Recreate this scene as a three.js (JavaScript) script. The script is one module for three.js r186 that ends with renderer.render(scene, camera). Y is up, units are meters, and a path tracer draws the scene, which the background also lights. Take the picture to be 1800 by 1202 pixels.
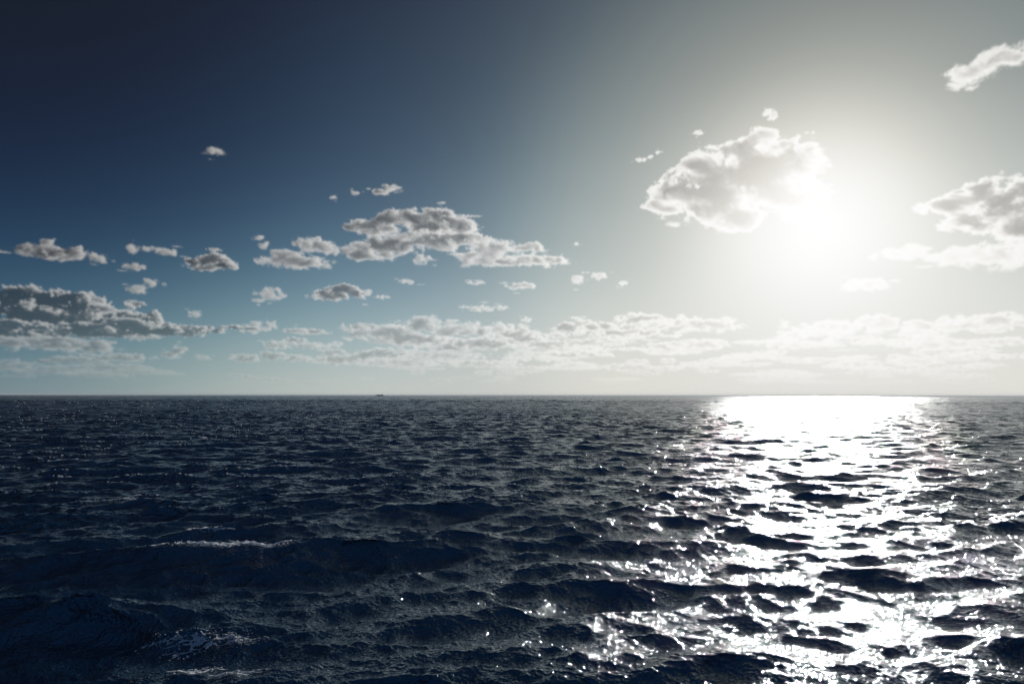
import * as THREE from 'three';
import { mergeGeometries } from 'three/addons/utils/BufferGeometryUtils.js';

// ---------------------------------------------------------------- camera, sun, exposure
const EYE = 15;                                   // metres above the sea: the deck of a ship
const rad = (d) => d * Math.PI / 180, deg = (r) => r * 180 / Math.PI;
const scene = new THREE.Scene();
const camera = new THREE.PerspectiveCamera(53.2, 1024 / 683, 0.5, 120000);
camera.position.set(0, EYE, 0);
camera.rotation.set(rad(4.48), 0, rad(0.11), 'YXZ');

const SUN_AZ = 24.6, SUN_EL = 12.8;               // degrees right of straight ahead, degrees up
const dirOf = (az, el) => new THREE.Vector3(Math.sin(rad(az)) * Math.cos(rad(el)), Math.sin(rad(el)), -Math.cos(rad(az)) * Math.cos(rad(el)));
const sunDir = dirOf(SUN_AZ, SUN_EL);
const sun = new THREE.DirectionalLight(new THREE.Color().setRGB(1, 0.97, 0.92), 3.4);
sun.position.copy(sunDir).multiplyScalar(400);
sun.castShadow = true;
sun.shadow.radius = 3;
Object.assign(sun.shadow.camera, { left: -300, right: 300, top: 300, bottom: -300, near: 1, far: 900 });
sun.shadow.mapSize.set(4096, 4096);
scene.add(sun, sun.target);

const renderer = new THREE.WebGLRenderer({ antialias: true });
renderer.toneMapping = THREE.LinearToneMapping;
renderer.toneMappingExposure = 1;
renderer.shadowMap.enabled = true;

// ---------------------------------------------------------------- seeded noise
function rng(seed) {
  let s = seed >>> 0;
  return () => { s = (s + 0x6D2B79F5) >>> 0; let t = s; t = Math.imul(t ^ (t >>> 15), t | 1); t ^= t + Math.imul(t ^ (t >>> 7), t | 61); return ((t ^ (t >>> 14)) >>> 0) / 4294967296; };
}
const PERM = new Uint8Array(512);
{ const r = rng(11), p = [...Array(256).keys()]; for (let i = 255; i > 0; i--) { const j = Math.floor(r() * (i + 1)); [p[i], p[j]] = [p[j], p[i]]; } for (let i = 0; i < 512; i++) PERM[i] = p[i & 255]; }
const GX = new Float32Array(256), GY = new Float32Array(256), GZ = new Float32Array(256);
{ const r = rng(12); for (let i = 0; i < 256; i++) { const z = r() * 2 - 1, a = r() * Math.PI * 2, q = Math.sqrt(1 - z * z); GX[i] = q * Math.cos(a); GY[i] = q * Math.sin(a); GZ[i] = z; } }
function noise(x, y, z) {                         // gradient noise, about -0.6 .. 0.6
  const xf = Math.floor(x), yf = Math.floor(y), zf = Math.floor(z);
  const X = xf & 255, Y = yf & 255, Z = zf & 255;
  x -= xf; y -= yf; z -= zf;
  const u = x * x * x * (x * (x * 6 - 15) + 10), v = y * y * y * (y * (y * 6 - 15) + 10), w = z * z * z * (z * (z * 6 - 15) + 10);
  const A = PERM[X] + Y, B = PERM[X + 1] + Y, AA = PERM[A] + Z, AB = PERM[A + 1] + Z, BA = PERM[B] + Z, BB = PERM[B + 1] + Z;
  const g = (i, a, b, c) => GX[i] * a + GY[i] * b + GZ[i] * c;
  const a0 = g(PERM[AA], x, y, z), a1 = g(PERM[BA], x - 1, y, z), a2 = g(PERM[AB], x, y - 1, z), a3 = g(PERM[BB], x - 1, y - 1, z);
  const b0 = g(PERM[AA + 1], x, y, z - 1), b1 = g(PERM[BA + 1], x - 1, y, z - 1), b2 = g(PERM[AB + 1], x, y - 1, z - 1), b3 = g(PERM[BB + 1], x - 1, y - 1, z - 1);
  const p = a0 + (a1 - a0) * u, q = a2 + (a3 - a2) * u, r = b0 + (b1 - b0) * u, s = b2 + (b3 - b2) * u;
  const m = p + (q - p) * v, n = r + (s - r) * v;
  return m + (n - m) * w;
}
const smooth = (a, b, x) => { const t = Math.min(1, Math.max(0, (x - a) / (b - a))); return t * t * (3 - 2 * t); };

// ---------------------------------------------------------------- the sky: clear air by height and by angle from the sun, then clouds
const AIR = [[-3.635,-3.249,-2.535],[1.436,3.032,3.433],[2.698,0.93,-0.396],[4.143,3.746,2.628],[1.661,1.232,0.782],[3.008,0.917,0.644],[-3.263,-1.958,-1.345],[-0.858,-0.591,-0.244],[0.043,0.187,0.584],[-1.348,-1.119,-0.695],[0.286,0.278,0.227],[-2.085,-1.002,-0.584],[0.326,0.334,0.348],[0.416,0.373,0.253]];
const srgbToLinear = (c) => c <= 0.04045 ? c / 12.92 : Math.pow((c + 0.055) / 1.055, 2.4);
function angleToSun(az, el) {
  const e = rad(el), s = rad(SUN_EL);
  return deg(Math.acos(Math.min(1, Math.sin(e) * Math.sin(s) + Math.cos(e) * Math.cos(s) * Math.cos(rad(az - SUN_AZ)))));
}
const FLOOR = [18, 26, 39], OVERHEAD_FILL = [46, 80, 124];  // darkest air; blue added to the unseen sky overhead so the water reflects bluer
function air(az, el, out) {
  const g = angleToSun(az, el);
  el = Math.max(0, el);
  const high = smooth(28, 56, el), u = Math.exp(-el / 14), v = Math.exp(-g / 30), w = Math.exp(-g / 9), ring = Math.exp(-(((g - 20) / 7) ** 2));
  const f = [1, u, u * u, v, v * v, u * v, u * u * v, u * v * v, w, Math.exp(-el / 3), ring, u * v * v * v, Math.exp(-(((g - 35) / 14) ** 2)), u * Math.exp(-(((g - 45) / 14) ** 2))];
  for (let c = 0; c < 3; c++) {
    let x = 0;
    for (let k = 0; k < 14; k++) x += f[k] * AIR[k][c];
    const s = 262 / (1 + Math.exp(-x));
    out[c] = srgbToLinear(Math.hypot(s, FLOOR[c] * smooth(50, 10, s), OVERHEAD_FILL[c] * high) / 255);
  }
  return g;
}
const SKY_W = 4096, SKY_H = 2048, sky = new Float32Array(SKY_W * SKY_H * 4);
{
  const c = [0, 0, 0], below = [0, 0, 0];
  for (let i = 0; i < SKY_W; i += 8) { air(i / SKY_W * 360 - 180, 0, c); for (let k = 0; k < 3; k++) below[k] += c[k] / (SKY_W / 8); }
  for (let j = 0; j < SKY_H; j++) {
    const el = (j + 0.5) / SKY_H * 180 - 90;
    for (let i = 0; i < SKY_W; i++) {
      const o = (j * SKY_W + i) * 4;
      let az = (i + 0.5) / SKY_W * 360 - 180 + 90;  // atan2(z, x) of the column, turned so that 0 is straight ahead (-z)
      if (az > 180) az -= 360;
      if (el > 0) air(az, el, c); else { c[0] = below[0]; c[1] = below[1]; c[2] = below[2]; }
      if (el > 0) { const haze = (1 + 0.1 * Math.exp(-el / 0.9)) + 0.045 * (noise(az * 0.045, el * 0.11, 3) + 0.5 * noise(az * 0.11 + el * 0.05, el * 0.3, 9)); c[0] *= haze; c[1] *= haze; c[2] *= haze; }   // uneven thin haze
      sky[o] = c[0]; sky[o + 1] = c[1]; sky[o + 2] = c[2]; sky[o + 3] = 1;
    }
  }
}
// Each cloud: optical thickness, then puffs as azimuth, height, half width, half height (all in degrees).
const CLOUDS = [
[2.6,14.09,16.5,2.42,1.68,16.85,18.16,2.21,1.9,19.95,18.58,2.54,2.03,23.11,17.91,2.05,1.91,18.79,16.12,4.61,2.08,11.98,15.37,1.26,0.63,15.41,14.49,2.62,1.07,22.61,15.31,2.8,2.34,13.37,14.89,1.78,0.72,18.73,13.94,2.96,1.14,18.36,16.38,5.26,2.69,20.98,16.98,3.86,2.55],
[0.6,21.04,21.65,0.48,0.33,21.5,21.39,0.48,0.45],
[0.4,15.69,20.8,0.47,0.21],
[0.4,10.92,19.08,0.53,0.22,11.72,19.25,0.27,0.22,12.43,19.56,0.31,0.22],
[0.8,34.25,21.58,1.07,0.94,35.0,21.7,1.23,0.93,36.11,21.96,1.2,0.91,35.62,21.98,1.15,0.92,37.09,22.24,1.17,0.97,38.66,22.33,1.26,1.02],
[3,33.18,13.43,1.99,0.86,35.38,13.86,1.57,1.21,37.27,13.28,1.65,1.63,34.8,11.87,2.24,0.93,37.33,11.39,2.11,1.27,38.9,12.45,1.73,1.82,36.29,12.69,2.93,1.89],
[0.5,30.23,10.31,2.13,0.65,33.36,9.69,2.33,0.79,36.14,9.53,2.49,1.15],
[0.5,27.55,8.25,1.69,0.67],
[1.4,-11.72,13.62,2.35,0.82,-8.91,14.51,2.29,0.91,-6.29,14.64,1.95,0.97,-4.6,13.85,1.97,0.93,-6.76,13.8,2.79,0.74],
[1.2,-12.75,11.69,1.71,0.92,-10.06,12.31,2.75,0.92,-6.27,12.8,3.08,0.93,-3.87,13.03,1.88,0.65,-10.99,11.35,2.28,0.46],
[0.5,-7.59,11.18,0.79,0.51],
[0.6,-3.62,11.39,1.42,0.85,-1.69,12.12,2.13,1.03,-2.42,11.17,2.37,0.56,0.24,11.56,1.42,0.47],
[0.7,1.45,12.3,1.7,0.52,2.66,11.22,2.46,0.61,0.0,11.18,1.9,0.52],
[0.8,-11.16,16.54,0.81,0.36,-10.22,16.86,0.9,0.4],
[0.3,-14.99,15.86,0.35,0.18],
[0.3,-13.3,16.32,0.44,0.22],
[0.8,-17.77,10.57,2.93,0.63,-16.48,12.04,1.83,0.67,-18.66,10.96,1.53,0.63,-15.35,11.7,1.06,0.54],
[2.2,-24.88,9.82,1.33,0.52,-23.89,10.24,1.43,0.65,-22.86,10.06,0.97,0.52],
[0.5,-20.63,12.33,0.41,0.39,-20.19,11.75,0.5,0.4],
[0.5,-29.28,9.33,0.91,0.29],
[0.5,-29.44,10.68,0.47,0.53,-28.33,10.79,0.44,0.25,-27.18,10.65,1.05,0.34],
[1.3,-35.74,9.81,0.82,0.5,-34.37,9.74,1.75,0.59,-32.96,9.97,0.94,0.52,-34.67,10.49,0.42,0.35],
[0.5,-31.57,9.76,0.76,0.4],
[0.18,-24.04,18.38,0.78,0.37],
[0.6,-19.66,7.95,1.14,0.58,-20.49,7.42,0.59,0.22],
[2.2,-15.05,8.1,1.69,0.55,-13.93,8.61,1.44,0.51,-12.69,8.28,1.0,0.51],
[0.4,-10.84,8.05,0.55,0.23],
[0.4,-8.9,9.37,0.79,0.28],
[0.35,-3.13,9.42,0.85,0.24],
[0.5,0.82,9.15,1.33,0.38],
[0.4,5.48,9.63,0.66,0.47],
[0.4,7.44,9.92,0.75,0.38],
[0.3,5.46,12.53,0.28,0.23],
[0.3,9.32,9.26,0.46,0.23],
[0.4,-2.64,7.24,1.19,0.33,-0.96,7.34,0.86,0.24],
[0.4,1.2,6.29,0.52,0.33],
[0.3,-4.08,7.37,0.43,0.19],
[0.4,-29.03,7.68,0.88,0.37,-28.16,8.25,0.56,0.42,-27.36,8.27,0.3,0.21],
[0.4,-25.07,6.09,0.63,0.35],
[0.5,-17.2,5.06,0.57,0.32],
[8,-37.35,5.58,1.81,1.52,-35.51,6.3,1.9,1.17,-33.54,6.17,1.99,1.27,-31.65,5.81,1.73,1.06,-29.86,5.5,1.65,0.99,-28.39,5.41,1.48,0.84,-33.84,5.35,4.29,0.79,-34.52,5.78,4.87,1.34],
[5.5,-37.29,4.18,2.12,0.84,-34.78,4.39,2.9,0.63,-31.77,4.58,2.07,0.65,-29.1,4.88,2.55,0.79,-26.66,4.77,2.29,0.55,-24.32,4.95,1.82,0.35,-22.1,5.21,1.48,0.22],
[0.9,-36.33,3.42,1.37,0.54,-33.43,3.5,2.0,0.56,-31.55,3.37,1.46,0.61,-35.08,3.71,1.6,0.39],
[0.8,-32.37,2.49,2.11,0.32,-29.75,2.69,2.16,0.37,-34.04,2.29,0.98,0.2],
[0.5,-36.26,1.92,1.86,0.54,-33.35,1.79,2.0,0.4,-34.66,1.57,2.26,0.31],
[0.6,-30.26,1.93,2.67,0.41,-31.29,1.42,2.44,0.24],
[0.8,-26.6,2.94,0.76,0.38,-26.03,3.34,0.62,0.43],
[0.4,-24.45,2.82,0.59,0.26],
[0.4,-28.8,1.67,2.2,0.29],
[0.3,-26.55,1.57,1.22,0.17],
[0.9,-12.27,4.98,1.64,0.75,-9.97,5.12,2.04,0.94,-7.4,5.81,1.69,0.95,-5.26,5.46,2.08,0.76,-2.88,5.47,2.47,0.72,-0.96,5.58,1.43,0.57,-8.56,4.57,3.73,0.66],
[1.1,-5.01,4.03,2.27,0.48,-2.39,4.33,2.86,0.62,0.72,5.1,1.62,0.81,1.68,4.62,1.43,0.48],
[1.0,-21.41,2.84,1.41,0.36,-19.32,3.1,1.28,0.41,-17.59,2.9,1.3,0.32],
[1.0,-14.5,2.86,2.06,0.51,-12.24,3.02,2.01,0.56,-10.41,3.42,2.31,0.56,-14.96,3.54,1.07,0.37],
[0.4,-16.39,4.07,0.97,0.23],
[0.4,-18.48,4.11,1.29,0.18],
[0.5,-9.47,2.68,4.17,0.47,-5.72,3.32,3.78,0.47,-2.86,2.61,4.28,0.38],
[1.1,4.78,5.46,1.52,0.67,5.98,5.83,1.13,0.57],
[1.1,7.87,5.67,1.87,0.57,10.45,6.19,2.03,0.7,12.29,5.82,1.37,0.56,9.5,5.17,3.25,0.47],
[0.8,14.11,6.01,2.24,0.56,16.56,5.62,2.46,0.64],
[0.7,3.11,4.23,2.66,0.48,7.15,4.4,2.82,0.52,5.25,3.46,3.31,0.43],
[0.8,12.71,3.86,1.91,0.61,15.42,4.13,2.66,0.46],
[0.7,28.38,5.33,1.85,0.84,30.73,5.0,1.41,0.57],
[0.7,33.49,4.9,2.0,0.48,35.46,5.17,1.9,0.58,37.17,4.95,1.21,0.57],
[0.5,25.32,5.17,2.34,0.6],
[0.5,32.08,3.64,3.09,0.49,35.71,3.68,2.52,0.39],
[0.4,22.68,3.96,2.85,0.44],
];
{ // ragged rows of small far clouds low over the horizon, all the way round, and scattered fair-weather clouds
  const r = rng(77);
  const row = [];
  for (const c of CLOUDS.slice()) {                // torn scraps round the clouds
    for (let k = 0; k < 2; k++) {
      const i = 1 + 4 * Math.floor(r() * (c.length - 1) / 4), t = r() * Math.PI * 2, q = 0.16 + 0.22 * r(), f = 1.15 + 0.6 * r();
      const az = c[i] + c[i + 2] * f * Math.cos(t), el = c[i + 1] + c[i + 3] * f * Math.sin(t), ra = c[i + 2] * q * 1.25, re = Math.max(0.08, c[i + 3] * q * 0.8);
      row.push([c[0] * (0.06 + 0.12 * r()), az, el, ra, re, az + ra * (r() - 0.3) * 2, el + re * (r() - 0.5), ra * 0.7, re * 0.7]);
    }
  }
  for (let k = 0; k < 900; k++) {
    const az = r() * 360 - 180, el = 0.9 + 4.4 * Math.pow(r(), 1.15), left = smooth(-12, -30, az) * smooth(-60, -40, az);
    if (el > 3 - 1.2 * left && r() < 0.45) continue;
    if (left > 0.5 && r() < 0.5) continue;
    const thick = 0.25 + 0.75 * r() * r(), n = 2 + Math.floor(r() * 3), wide = (0.6 + 1.6 * r()), tall = (0.1 + 0.065 * el) * (0.6 + 0.7 * r()), c = [thick];
    for (let i = 0; i < n; i++) c.push(az + (r() - 0.5) * wide * 2.4, el + (r() - 0.5) * tall * 1.2, wide * (0.5 + 0.6 * r()), tall * (0.6 + 0.6 * r()));
    row.push(c);
  }
  for (let k = 0; k < 130; k++) {
    const az = 44 + r() * 272, el = 4 + 26 * Math.pow(r(), 1.6), wide = (0.5 + 3.2 * r() * r()) * (0.6 + el / 25), n = 2 + Math.floor(r() * 4), c = [0.5 + 0.9 * r()];
    for (let i = 0; i < n; i++) c.push(az + (r() - 0.5) * wide * 2, el + (r() - 0.5) * wide * 0.3, wide * (0.5 + 0.4 * r()), wide * (0.22 + 0.2 * r()));
    row.push(c);
  }
  CLOUDS.unshift(...row);
}
function drawCloud(c, seed) {
  const thick = c[0], puffs = [];
  let a0 = 1e9, a1 = -1e9, e0 = 1e9, e1 = -1e9, sumA = 0, sumE = 0, sumR = 0, area = 0;
  for (let i = 1; i < c.length; i += 4) {
    const [az, el, ra, re] = c.slice(i, i + 4);
    puffs.push([az, el, ra, re]);
    a0 = Math.min(a0, az - ra * 1.6); a1 = Math.max(a1, az + ra * 1.5); e0 = Math.min(e0, el - re * 1.7); e1 = Math.max(e1, el + re * 1.7);
    const w = ra * re; sumA += az * w; sumE += el * w; sumR += re * w; area += w;
  }
  const ca = sumA / area, ce = sumE / area, size = sumR / area, squeeze = Math.cos(rad(ce)), n = puffs.length;
  const P = new Float32Array(n * 6);              // centre a, e, depth, then one over the half sizes
  const r = rng(seed);
  let deep = 0;
  puffs.forEach(([az, el, ra, re], i) => {
    const rz = Math.sqrt(ra * re) * 1.05, w = (r() - 0.5) * size * 0.8;
    P.set([(az - ca) * squeeze, el - ce, w, 1 / ra, 1 / re, 1 / rz], i * 6);
    deep = Math.max(deep, Math.abs(w) + rz * 1.25);
  });
  const freq = 0.92 / Math.pow(size, 0.85), stretch = 1.25 + 0.9 * Math.exp(-ce / 4), ox = r() * 200, oy = r() * 200, oz = r() * 200;
  const veil = thick * 5 / size, light = thick * 2.2 / size;   // extinction per degree, as seen and for sunlight (which scatters on forward)
  const density = (a, e, w, octaves) => {
    let s = -9, high = 0, total = 1e-9;
    for (let i = 0; i < n; i++) {
      const x = (a - P[i * 6]) * P[i * 6 + 3], y = (e - P[i * 6 + 1]) * P[i * 6 + 4], z = (w - P[i * 6 + 2]) * P[i * 6 + 5];
      const yy = y < 0 ? y * 1.18 : y, q = 1 - (x * x + yy * yy + z * z);
      const share = Math.exp(4 * q); high += share * y; total += share;
      const d = q - s;
      s = d > 0.5 ? q : d < -0.5 ? s : (s + q) / 2 + d * d / 2 + 0.125;
    }
    if (s < -1.0) return 0;
    high /= total;
    let f = freq, amp = 0.8, v = 0, x = a * f + ox, y = e * f * stretch + oy, z = w * f + oz;
    const bend = noise(x * 0.7 + 9, y * 0.7, z * 0.7) * 0.7;
    x += bend * 1.3; y -= bend * 0.7;
    for (let k = 0; k < octaves; k++) {
      const b = noise(x, y, z);
      v += amp * (k === 1 ? 0.36 - Math.abs(b) * 1.8 : b * 1.5);
      const t = x * 1.94 + z * 0.55 + 3.1; z = z * 1.94 - x * 0.55 + 5.3; x = t; y = y * 2.02 + 1.7; amp *= 0.55;
    }
    const firm = high > 0.35 ? 1 : high < -0.5 ? 0 : (high + 0.5) / 0.85;   // crisp tops, torn soft bases
    const d = (s * 0.62 + v * (1.1 - 0.15 * firm) - 0.33 + 0.04 * firm) * (1.3 + 1.6 * firm);
    return d < 0 ? 0 : d > 1 ? 1 : d;
  };
  // the sun seen from the cloud: right, up, away
  const A = rad(ca), E = rad(ce), right = [Math.cos(A), 0, Math.sin(A)], away = dirOf(ca, ce), up = [-Math.sin(A) * Math.sin(E), Math.cos(E), Math.cos(A) * Math.sin(E)];
  const sx = sunDir.x * right[0] + sunDir.z * right[2], sy = sunDir.x * up[0] + sunDir.y * up[1] + sunDir.z * up[2], sz = sunDir.x * away.x + sunDir.y * away.y + sunDir.z * away.z;
  const far = 1.0 / Math.sin(rad(Math.max(ce, 0.7))), clear = Math.exp(-Math.max(0, far - 3) / 25);
  const STEPS = size > 0.6 ? 44 : 28, dw = 2 * deep / STEPS, sunStep = [0.16, 0.26, 0.42, 0.66].map((k) => k * size);
  const j0 = Math.max(SKY_H / 2, Math.floor((e0 + 90) / 180 * SKY_H)), j1 = Math.min(SKY_H - 1, Math.ceil((e1 + 90) / 180 * SKY_H));
  const b = [0, 0, 0];
  for (let j = j0; j <= j1; j++) {
    const el = (j + 0.5) / SKY_H * 180 - 90, e = el - ce;
    for (let ii = Math.floor((a0 + 90) / 360 * SKY_W); ii <= Math.ceil((a1 + 90) / 360 * SKY_W); ii++) {
      const i = ((ii % SKY_W) + SKY_W) % SKY_W, az = (ii + 0.5) / SKY_W * 360 - 90, a = (az - ca) * squeeze;
      let near = -9;
      for (let k = 0; k < n; k++) { const x = (a - P[k * 6]) * P[k * 6 + 3], y = (e - P[k * 6 + 1]) * P[k * 6 + 4]; near = Math.max(near, 1 - x * x - y * y); }
      if (near < -1.0) continue;
      const g = air(az, el, b), lum = 0.2126 * b[0] + 0.7152 * b[1] + 0.0722 * b[2];
      const lit = Math.min(0.95, 0.34 + 0.95 * Math.exp(-g / 33)), shade = lum * (0.28 + 0.6 * Math.exp(-g / 26));
      const warm = Math.exp(-g / 14);              // light that came through the cloud close to the sun
      let T = 1, direct = 0, around = 0;
      const jitter = PERM[(i + PERM[j & 255]) & 255] / 256;
      for (let k = 0; k < STEPS && T > 0.02; k++) {
        const w = -deep + (k + jitter) * dw, d = density(a, e, w, 7);
        if (d <= 0) continue;
        let tau = 0, x = a, y = e, z = w;
        for (const st of sunStep) { x += sx * st; y += sy * st; z += sz * st; tau += density(x, y, z, 3) * st; }
        tau *= light;
        const ext = Math.exp(-d * veil * dw), w1 = T * (1 - ext);
        direct += w1 * (0.77 * Math.exp(-tau * 0.9) + 0.23 * Math.exp(-tau * 0.3));
        around += w1;
        T *= ext;
      }
      if (around <= 0) continue;
      const o = (j * SKY_W + i) * 4;
      for (let k = 0; k < 3; k++) {
        const grey = shade * (0.55 + 0.45 * b[k] / lum) * (warm * [1.05, 0.99, 0.9][k] + (1 - warm) * [1, 1, 1.04][k]), cloud = direct * lit * [1, 0.97, 0.92][k] + around * grey;
        const full = clear * cloud + (1 - clear) * around * b[k];
        sky[o + k] = sky[o + k] * T + full;
      }
    }
  }
}
const t0 = Date.now();
CLOUDS.forEach((c, k) => drawCloud(c, 500 + k));
{ // the bright haze round the sun, in front of the clouds
  for (let j = SKY_H / 2; j < SKY_H; j++) {
    const el = (j + 0.5) / SKY_H * 180 - 90;
    for (let i = 0; i < SKY_W; i++) {
      const g = angleToSun((i + 0.5) / SKY_W * 360 - 90, el), o = (j * SKY_W + i) * 4;
      const core = 0.66 * Math.exp(-Math.pow(g / 4.4, 1.15)) + 0.05 * Math.exp(-g / 14), tint = [1, 0.985, 0.95];
      for (let k = 0; k < 3; k++) {
        const v = sky[o + k] + core * tint[k];
        sky[o + k] = v < 0.7 ? v : 0.7 + 0.34 * (1 - Math.exp(-(v - 0.7) / 0.34));
      }
    }
  }
}
console.log('sky', Date.now() - t0);
const skyMap = new THREE.DataTexture(sky, SKY_W, SKY_H, THREE.RGBAFormat, THREE.FloatType);
skyMap.mapping = THREE.EquirectangularReflectionMapping;
skyMap.magFilter = THREE.LinearFilter;
skyMap.needsUpdate = true;
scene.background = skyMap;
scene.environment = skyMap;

// ---------------------------------------------------------------- the sea: wind waves from a spectrum
const WIND = new THREE.Vector2(0.2, 1).normalize();  // the way the waves run, towards the camera
const PEAK = 21;                                     // metres
function fft(re, im, N, off, stride) {
  for (let i = 1, j = 0; i < N; i++) {
    let bit = N >> 1;
    for (; j & bit; bit >>= 1) j ^= bit;
    j ^= bit;
    if (i < j) { const a = off + i * stride, b = off + j * stride; let t = re[a]; re[a] = re[b]; re[b] = t; t = im[a]; im[a] = im[b]; im[b] = t; }
  }
  for (let len = 2; len <= N; len <<= 1) {
    const ang = 2 * Math.PI / len, half = len >> 1;
    for (let k = 0; k < half; k++) {
      const wr = Math.cos(ang * k), wi = Math.sin(ang * k);
      for (let i = k; i < N; i += len) {
        const a = off + i * stride, b = a + half * stride, xr = re[b] * wr - im[b] * wi, xi = re[b] * wi + im[b] * wr;
        re[b] = re[a] - xr; im[b] = im[a] - xi; re[a] += xr; im[a] += xi;
      }
    }
  }
}
function fft2(re, im, N) { for (let i = 0; i < N; i++) fft(re, im, N, i * N, 1); for (let i = 0; i < N; i++) fft(re, im, N, i, N); }
/* Fields on an N x N tile of L metres made of the waves between two lengths: height, sideways shift (for sharp crests), slopes. */
function waves(N, L, shortest, longest, seed, want, steep, flat = 0) {
  const r = rng(seed), gauss = () => Math.sqrt(-2 * Math.log(1 - r())) * Math.cos(2 * Math.PI * r());
  const H = new Float32Array(N * N), G = new Float32Array(N * N), KX = new Float32Array(N), dk = 2 * Math.PI / L, kp = 2 * Math.PI / PEAK;
  for (let i = 0; i < N; i++) KX[i] = (i < N / 2 ? i : i - N) * dk;
  for (let j = 0; j < N; j++) for (let i = 0; i < N; i++) {
    const a = gauss(), b = gauss(), kx = KX[i], kz = KX[j], k = Math.hypot(kx, kz);
    if (k === 0) continue;
    const band = smooth(2 * Math.PI / longest * 0.8, 2 * Math.PI / longest * 1.2, k) * smooth(2 * Math.PI / shortest * 1.25, 2 * Math.PI / shortest * 0.8, k);
    if (band <= 0) continue;
    const turn = (kx * WIND.x + kz * WIND.y) / k, s = 1.0 + 10 * Math.exp(-(Math.log(k / kp) ** 2) / 3.5), spread = Math.pow(Math.max(0, (1 + turn) / 2), s) * (0.5 + s * 0.22) + 0.02;
    const p = Math.exp(-1.25 * (kp / k) ** 2) / k ** 4 * spread * band * Math.pow(k, flat), m = Math.sqrt(p / 2) * dk;
    H[j * N + i] = a * m; G[j * N + i] = b * m;
  }
  let slope = 0;                                    // scale to the wanted root mean square slope
  for (let j = 0; j < N; j++) for (let i = 0; i < N; i++) slope += (KX[i] ** 2 + KX[j] ** 2) * (H[j * N + i] ** 2 + G[j * N + i] ** 2) / 2;
  const scale = steep / Math.sqrt(slope);
  for (let i = 0; i < N * N; i++) { H[i] *= scale; G[i] *= scale; }
  const field = (fr, fi) => {                       // Re of the sum of (fr + i fi)(H + i G) e^(ikx)
    const re = new Float32Array(N * N), im = new Float32Array(N * N);
    for (let j = 0; j < N; j++) for (let i = 0; i < N; i++) { const n = j * N + i, x = fr(KX[i], KX[j]), y = fi(KX[i], KX[j]); re[n] = x * H[n] - y * G[n]; im[n] = x * G[n] + y * H[n]; }
    fft2(re, im, N);
    return re;
  };
  const zero = () => 0, out = { N, L };
  if (want === 'shift') {
    out.h = field(() => 1, zero);
    out.x = field(zero, (x, z) => x / (Math.hypot(x, z) || 1));
    out.z = field(zero, (x, z) => z / (Math.hypot(x, z) || 1));
  } else { out.sx = field(zero, (x) => x); out.sz = field(zero, (x, z) => z); }
  return out;
}
const t1 = Date.now();
const LONG = waves(512, 389, 8, 100, 24, 'shift', 0.125), MID = waves(512, 113, 2.4, 8, 22, 'shift', 0.185), SHORT = waves(512, 37, 0.26, 2.4, 23, 'shift', 0.215);
const CHOP = 1.3;
function tap(f, w, x, z, out, scale = 1) {
  if (w <= 0) return;
  const { N, L } = f, u = x / (L * scale) * N, v = z / (L * scale) * N, i = Math.floor(u), j = Math.floor(v), a = u - i, b = v - j;
  const i0 = ((i % N) + N) % N, i1 = (i0 + 1) % N, j0 = (((j % N) + N) % N) * N, j1 = ((((j + 1) % N) + N) % N) * N;
  const p = (1 - a) * (1 - b), q = a * (1 - b), r = (1 - a) * b, s = a * b, k = w * scale;
  out[1] += k * (f.h[j0 + i0] * p + f.h[j0 + i1] * q + f.h[j1 + i0] * r + f.h[j1 + i1] * s);
  out[0] += CHOP * k * (f.x[j0 + i0] * p + f.x[j0 + i1] * q + f.x[j1 + i0] * r + f.x[j1 + i1] * s);
  out[2] += CHOP * k * (f.z[j0 + i0] * p + f.z[j0 + i1] * q + f.z[j1 + i0] * r + f.z[j1 + i1] * s);
}
// larger single waves: place, direction they run, length, height, reach along and across the crest
const ROLLERS = [
  { x: -27, z: -65, dx: 0.2, dz: 1, len: 19, amp: 1.2, along: 19, across: 8 },
  { x: -30, z: -47, dx: 0.3, dz: 1, len: 16, amp: 0.75, along: 15, across: 7 },
];
function surface(x, z, out) {                       // where the water of the still point (x, z) is
  const d = Math.hypot(x, z);
  out[0] = x; out[1] = 0; out[2] = z;
  tap(LONG, smooth(4500, 1500, d), x, z, out);
  tap(MID, smooth(1000, 420, d), x, z, out);
  tap(SHORT, smooth(190, 90, d), x, z, out);
  tap(LONG, smooth(700, 2200, d) * smooth(14000, 6000, d), x + 71, z - 53, out, 2.7);
  if (d < 160) for (const w of ROLLERS) {
    const m = Math.hypot(w.dx, w.dz), ux = w.dx / m, uz = w.dz / m, p = (x - w.x) * ux + (z - w.z) * uz, q = (x - w.x) * uz - (z - w.z) * ux;
    const k = 2 * Math.PI / w.len, e = w.amp * Math.exp(-((p / w.across) ** 2) - (q / w.along) ** 2), ph = k * (p + 0.02 * q * q * 0.4);
    out[1] += e * Math.cos(ph); out[0] -= 0.95 * e * ux * Math.sin(ph); out[2] -= 0.95 * e * uz * Math.sin(ph);
  }
  return out;
}
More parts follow.
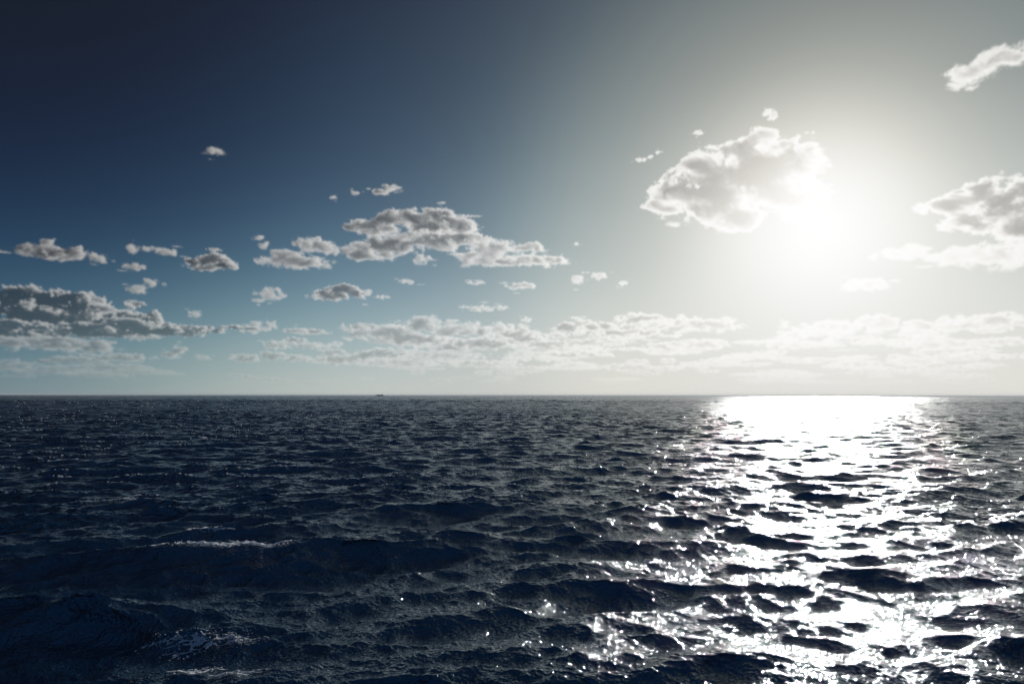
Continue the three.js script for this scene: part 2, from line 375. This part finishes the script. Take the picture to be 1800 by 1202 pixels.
function rippleMap(N, L, shortest, longest, seed, steep) {
  const f = waves(N, L, shortest, longest, seed, 'slope', steep, 0.4), data = new Float32Array(N * N * 4);
  for (let j = 0; j < N; j++) for (let i = 0; i < N; i++) {
    const n = ((N - 1 - j) * N + i) * 4, x = -f.sx[j * N + i], y = f.sz[j * N + i], l = 1 / Math.hypot(x, y, 1);   // v runs against z
    data[n] = 0.5 + 0.5 * x * l; data[n + 1] = 0.5 + 0.5 * y * l; data[n + 2] = 0.5 + 0.5 * l; data[n + 3] = 1;
  }
  const t = new THREE.DataTexture(data, N, N, THREE.RGBAFormat, THREE.FloatType);
  t.wrapS = t.wrapT = THREE.RepeatWrapping; t.magFilter = THREE.LinearFilter; t.repeat.set(1 / L, 1 / L); t.needsUpdate = true;
  return t;
}
const water = (map, roughness) => new THREE.MeshPhysicalMaterial({ name: 'sea water', color: new THREE.Color().setRGB(0.001, 0.011, 0.027), roughness, ior: 1.75, specularColor: new THREE.Color().setRGB(0.56, 0.82, 1), normalMap: map });
const WATER = [
  water(rippleMap(2048, 39.3, 0.1, 0.5, 31, 0.27), 0.09),
  water(rippleMap(1024, 61.7, 0.22, 2, 32, 0.28), 0.11),
  water(rippleMap(1024, 131, 0.3, 7, 33, 0.31), 0.21),
];
{
  const az = [], rr = [];
  for (let a = -180; a < -48; a += 3) az.push(a);
  for (let a = -48; a <= 48.001; a += 0.13) az.push(a);
  for (let a = 51; a <= 180; a += 3) az.push(a);
  for (let d = 3; d < 30; d *= 1.06) rr.push(d);
  for (let d = 30; d < 300; d *= 1.003) rr.push(d);
  for (let d = 300; d < 2000; d *= 1.003) rr.push(d);
  for (let d = 2000; d < 8000; d *= 1.01) rr.push(d);
  for (let d = 8000; d < 52000; d *= 1.04) rr.push(d);
  const n = az.length, m = rr.length, pos = new Float32Array(n * m * 3), uv = new Float32Array(n * m * 2), p = [0, 0, 0];
  for (let j = 0; j < m; j++) for (let i = 0; i < n; i++) {
    surface(Math.sin(rad(az[i])) * rr[j], -Math.cos(rad(az[i])) * rr[j], p);
    const o = j * n + i;
    pos[o * 3] = p[0]; pos[o * 3 + 1] = p[1]; pos[o * 3 + 2] = p[2];
    uv[o * 2] = p[0]; uv[o * 2 + 1] = -p[2];
  }
  const index = new Uint32Array((n - 1) * (m - 1) * 6), starts = [0];
  let k = 0, ring = 0;
  for (let j = 0; j < m - 1; j++) {
    if ((ring === 0 && rr[j] > 95) || (ring === 1 && rr[j] > 500)) { starts.push(k); ring++; }
    for (let i = 0; i < n - 1; i++) {
      const a = j * n + i, b = a + 1, c = a + n, d = c + 1;
      index[k++] = a; index[k++] = b; index[k++] = c; index[k++] = b; index[k++] = d; index[k++] = c;
    }
  }
  const g = new THREE.BufferGeometry();
  g.setAttribute('position', new THREE.BufferAttribute(pos, 3));
  g.setAttribute('uv', new THREE.BufferAttribute(uv, 2));
  g.setIndex(new THREE.BufferAttribute(index, 1));
  g.computeVertexNormals();
  starts.forEach((s, i) => g.addGroup(s, (starts[i + 1] ?? k) - s, i));
  const sea = new THREE.Mesh(g, WATER);
  sea.name = 'sea';
  sea.userData = { kind: 'structure', label: 'dark blue wind-ruffled open sea reaching the horizon', category: 'sea' };
  sea.castShadow = sea.receiveShadow = true;
  scene.add(sea);
  console.log('sea triangles', k / 3, 'up', g.attributes.normal.array[1 + 3 * n * 100]);
}

// ---------------------------------------------------------------- foam: breaking crests, each a thing of its own, and flecks too many to count
const FOAM = new THREE.MeshPhysicalMaterial({ name: 'sea foam', color: new THREE.Color().setRGB(0.9, 0.91, 0.92), roughness: 0.95, transmission: 0.5, thickness: 0 });
const still = [0, 0, 0];
/* A lacy sheet of foam: along the crest line from (x, z), turned by the direction the wave runs, torn into threads and holes. */
function foamSheet(x, z, along, across, seed, fill, cell, line, lift = 0.16) {
  const r = rng(seed), ox = r() * 90, oz = r() * 90, ux = line[0], uz = line[1], nu = Math.ceil(along * 2 / cell), nv = Math.ceil(across * 2 / cell), pos = [], index = [], at = new Map();
  const vertex = (i, j) => {
    const key = i * 10007 + j;
    if (!at.has(key)) {
      const u = i * cell - along, v = j * cell - across + 0.5 * noise(u * 0.22 + ox, 3, oz) * across, w = noise(u * 1.3 + ox, v * 1.3, oz) * 0.3;
      surface(x + u * ux - (v + w) * uz, z + u * uz + (v + w) * ux, still);
      at.set(key, pos.length / 3);
      pos.push(still[0], still[1] + 0.035 + lift * Math.max(0, noise(u * 1.7 + oz, v * 3.1, ox) + 0.25), still[2]);
    }
    return at.get(key);
  };
  for (let i = 0; i < nu; i++) for (let j = 0; j < nv; j++) {
    const u = (i + 0.5) * cell - along, v = (j + 0.5) * cell - across, p = 1 - (u / along) ** 2, q = 1 - Math.abs(v / across);
    const seam = across * 0.5 * noise(u * 0.6 + ox, 8, oz);
    const body = noise(u * 0.55 + ox, v * 0.9, oz) * 1.5, thread = 0.35 - 3.6 * Math.abs(noise(u * 2.3 + ox + noise(u * 4, v * 4, ox) * 0.5, v * 3.1, oz + 7));
    const fine = noise(u * 5.5, v * 7.5 + ox, oz) * 1.1 + noise(u * 13, v * 15 + ox, oz) * 0.7;
    if (p * 0.7 + q * 0.7 - 1.05 + fill + body * 0.6 + thread * 0.75 - 0.12 + fine < 0 && !(Math.abs(u) < along * 0.85 && Math.abs(v - seam) < cell * 0.9)) continue;
    const a = vertex(i, j), b = vertex(i + 1, j), c = vertex(i, j + 1), d = vertex(i + 1, j + 1);
    index.push(a, c, b, b, c, d);
  }
  const g = new THREE.BufferGeometry();
  g.setAttribute('position', new THREE.BufferAttribute(new Float32Array(pos), 3));
  g.setIndex(index);
  g.computeVertexNormals();
  return g;
}
function whitecap(name, label, ...shape) {
  const m = new THREE.Mesh(foamSheet(...shape), FOAM);
  m.name = name;
  m.userData = { label, category: 'whitecap', group: 'breaking crests on the dark left of the sea' };
  m.castShadow = m.receiveShadow = true;
  scene.add(m);
  return m;
}
whitecap('breaking_whitecap', 'long white foam crest along the top of the largest dark wave', -26, -64.3, 5.2, 0.95, 301, 0.4, 0.06, [0.98, -0.16], 0.36);
whitecap('spilling_foam', 'loose patch of foam trailing left behind the largest breaking crest', -33, -66.5, 3.5, 1.3, 302, -0.05, 0.07, [0.98, -0.1]);
whitecap('lacy_foam', 'wide lacy splash of white foam in the near left foreground', -18, -43, 3.6, 1.5, 303, -0.1, 0.035, [0.97, -0.22]);
whitecap('lacy_foam_001', 'small lacy foam patch just left of the wide foreground splash', -21.5, -42.5, 1.6, 0.8, 304, -0.2, 0.035, [0.97, -0.2]);
whitecap('lacy_foam_002', 'foam patch cut by the bottom edge below the wide splash', -14.6, -37.6, 1.9, 0.9, 305, -0.1, 0.035, [0.97, -0.2]);
whitecap('lacy_foam_003', 'foam scrap between the wide foreground splash and the bottom edge', -17.5, -39.6, 1.8, 0.7, 306, -0.15, 0.035, [0.97, -0.2]);
whitecap('whitecap_streak', 'thin foam streak on a crest above and left of the largest breaking wave', -56, -98, 6, 0.9, 307, -0.05, 0.12, [0.98, -0.12]);
whitecap('whitecap_streak_001', 'short foam streak on the left, nearest behind the largest breaking wave', -33, -76, 3.2, 0.8, 308, -0.1, 0.08, [0.98, -0.12]);
whitecap('distant_whitecap', 'long thin distant whitecap at the left, halfway to the horizon', -141, -250, 9, 1.6, 309, 0.1, 0.3, [0.99, -0.05]);
whitecap('distant_whitecap_001', 'short bright distant whitecap right of the long thin one', -106, -240, 3, 1.6, 310, 0.25, 0.25, [0.99, -0.05]);
{ // flecks of foam thrown up on the steepest small crests, near to far
  const r = rng(91), pos = [], index = [], pick = [0, 0, 0], left = [0, 0, 0], right = [0, 0, 0];
  let made = 0;
  for (let k = 0; k < 150000 && made < 1700; k++) {
    const az = -44 + 52 * r(), d = 110 * Math.pow(18, Math.pow(r(), 0.75)), x = Math.sin(rad(az)) * d, z = -Math.cos(rad(az)) * d, e = 0.5 + d * 0.0015;
    surface(x, z, pick); surface(x + WIND.x * e, z + WIND.y * e, left); surface(x - WIND.x * e, z - WIND.y * e, right);
    const squeezed = Math.hypot(left[0] - right[0], left[2] - right[2]) / (2 * e);   // water pressed together at a crest
    if (squeezed > 0.86 - 0.1 * r() || pick[1] < 0.12 || (d > 250 && r() < 0.3)) continue;
    if (noise(x * 0.02, 5, z * 0.02) < -0.05) continue;
    const long = (0.1 + 0.5 * r() * r()) * (0.7 + d / 210), parts = 5, tall = (0.03 + 0.08 * r()) * (0.8 + d / 130), base = pos.length / 3;
    for (let i = 0; i <= parts; i++) {
      const u = (i / parts - 0.5) * 2 * long, t = tall * (1 - (2 * i / parts - 1) ** 2) * (0.5 + r()), w = 0.3 * long * (1 - (2 * i / parts - 1) ** 2) * (0.4 + 0.8 * r()), bend = (r() - 0.5) * 0.25 * long;
      for (const v of [-1, 0, 1]) {
        surface(x + u * WIND.y + (v * w + bend) * WIND.x, z - u * WIND.x + (v * w + bend) * WIND.y, still);
        pos.push(still[0], still[1] + (v === 0 ? t + 0.02 : -0.02), still[2]);
      }
      if (i) for (const v of [0, 1]) { const a = base + (i - 1) * 3 + v, b = a + 3; index.push(a, a + 1, b, b, a + 1, b + 1); }
    }
    made++;
  }
  const g = new THREE.BufferGeometry();
  g.setAttribute('position', new THREE.BufferAttribute(new Float32Array(pos), 3));
  g.setIndex(index);
  g.computeVertexNormals();
  const m = new THREE.Mesh(g, FOAM);
  m.name = 'foam_flecks';
  m.userData = { kind: 'stuff', label: 'small white foam flecks scattered over the wave crests', category: 'foam' };
  m.castShadow = m.receiveShadow = true;
  scene.add(m);
  console.log('flecks', made);
}

// ---------------------------------------------------------------- the ship on the horizon
{
  const ship = new THREE.Group();
  ship.name = 'cargo_ship';
  ship.userData = { label: 'tiny grey cargo ship far off on the horizon left of centre', category: 'ship' };
  const D = 11500, A = rad(-10.96);
  ship.position.set(Math.sin(A) * D, 0, -Math.cos(A) * D);
  ship.rotation.y = -A + rad(12);
  const paint = (r, g, b, rough = 0.6) => new THREE.MeshStandardMaterial({ color: new THREE.Color().setRGB(r, g, b), roughness: rough });
  const navy = paint(0.16, 0.19, 0.23), white = paint(0.55, 0.56, 0.56), rust = paint(0.42, 0.27, 0.23), steel = paint(0.42, 0.43, 0.44), glass = paint(0.03, 0.04, 0.05, 0.15);
  const part = (name, g, m, parent = ship) => { const o = new THREE.Mesh(g, m); o.name = name; o.castShadow = o.receiveShadow = true; parent.add(o); return o; };
  const box = (w, h, d, x, y, z) => new THREE.BoxGeometry(w, h, d).translate(x, y, z);
  // hull: plan outline with a pointed bow (to the left) and a square stern, flared upwards
  const L = 122, B = 19, ring = (y, grow) => { const p = []; for (const [u, v] of [[-0.5, 0], [-0.44, 0.2], [-0.36, 0.38], [-0.26, 0.48], [0.3, 0.5], [0.46, 0.46], [0.5, 0.4], [0.5, -0.4], [0.46, -0.46], [0.3, -0.5], [-0.26, -0.48], [-0.36, -0.38], [-0.44, -0.2]]) p.push([u * L - (u < -0.3 ? grow * 7 : 0), y + (u < -0.3 ? grow * 3.5 : 0), v * B * (0.9 + 0.1 * grow)]); return p; };
  const rings = [ring(-3, 0), ring(2, 0.1), ring(7, 0.6), ring(11.5, 1)], pos = [], index = [], n = 13;
  for (const q of rings) for (const p of q) pos.push(...p);
  for (let j = 0; j < 3; j++) for (let i = 0; i < n; i++) { const a = j * n + i, b = j * n + (i + 1) % n; index.push(a, a + n, b, b, a + n, b + n); }
  for (let i = 1; i < n - 1; i++) index.push(3 * n, 3 * n + i + 1, 3 * n + i);
  const hull = new THREE.BufferGeometry();
  hull.setAttribute('position', new THREE.BufferAttribute(new Float32Array(pos), 3));
  hull.setIndex(index); hull.computeVertexNormals();
  part('hull', hull, navy);
  // cargo: stacked container blocks
  for (let k = 0; k < 6; k++) part('container_stack', box(11.5, [11, 13, 13, 11, 13, 10][k], 16, -36 + k * 12.4, 11.5 + [11, 13, 13, 11, 13, 10][k] / 2, 0), [steel, rust, steel, navy, steel, rust][k]);
  const house = part('deckhouse', box(13, 20, 17, 46, 21.5, 0), white);
  part('bridge', box(9, 3.4, 21, 45, 33.2, 0), white, house);
  part('bridge_window', box(0.4, 1.4, 19, 40.3, 33.6, 0), glass, house);
  for (let k = 0; k < 5; k++) part('window_row', box(10, 1, 0.3, 46, 14 + k * 3.4, 8.55), glass, house);
  part('funnel', new THREE.CylinderGeometry(2.1, 2.6, 9, 14).translate(55.5, 28, 0), rust);
  part('mast', mergeGeometries([new THREE.CylinderGeometry(0.35, 0.5, 9, 8).translate(45, 39, 0), box(0.3, 0.3, 6, 45, 41, 0)]), steel);
  part('foremast', new THREE.CylinderGeometry(0.35, 0.6, 16, 8).translate(-54, 22, 0), steel);
  scene.add(ship);
}

scene.fog = new THREE.FogExp2(new THREE.Color().setRGB(0.8, 0.86, 0.92), 0.000018);

renderer.render(scene, camera);
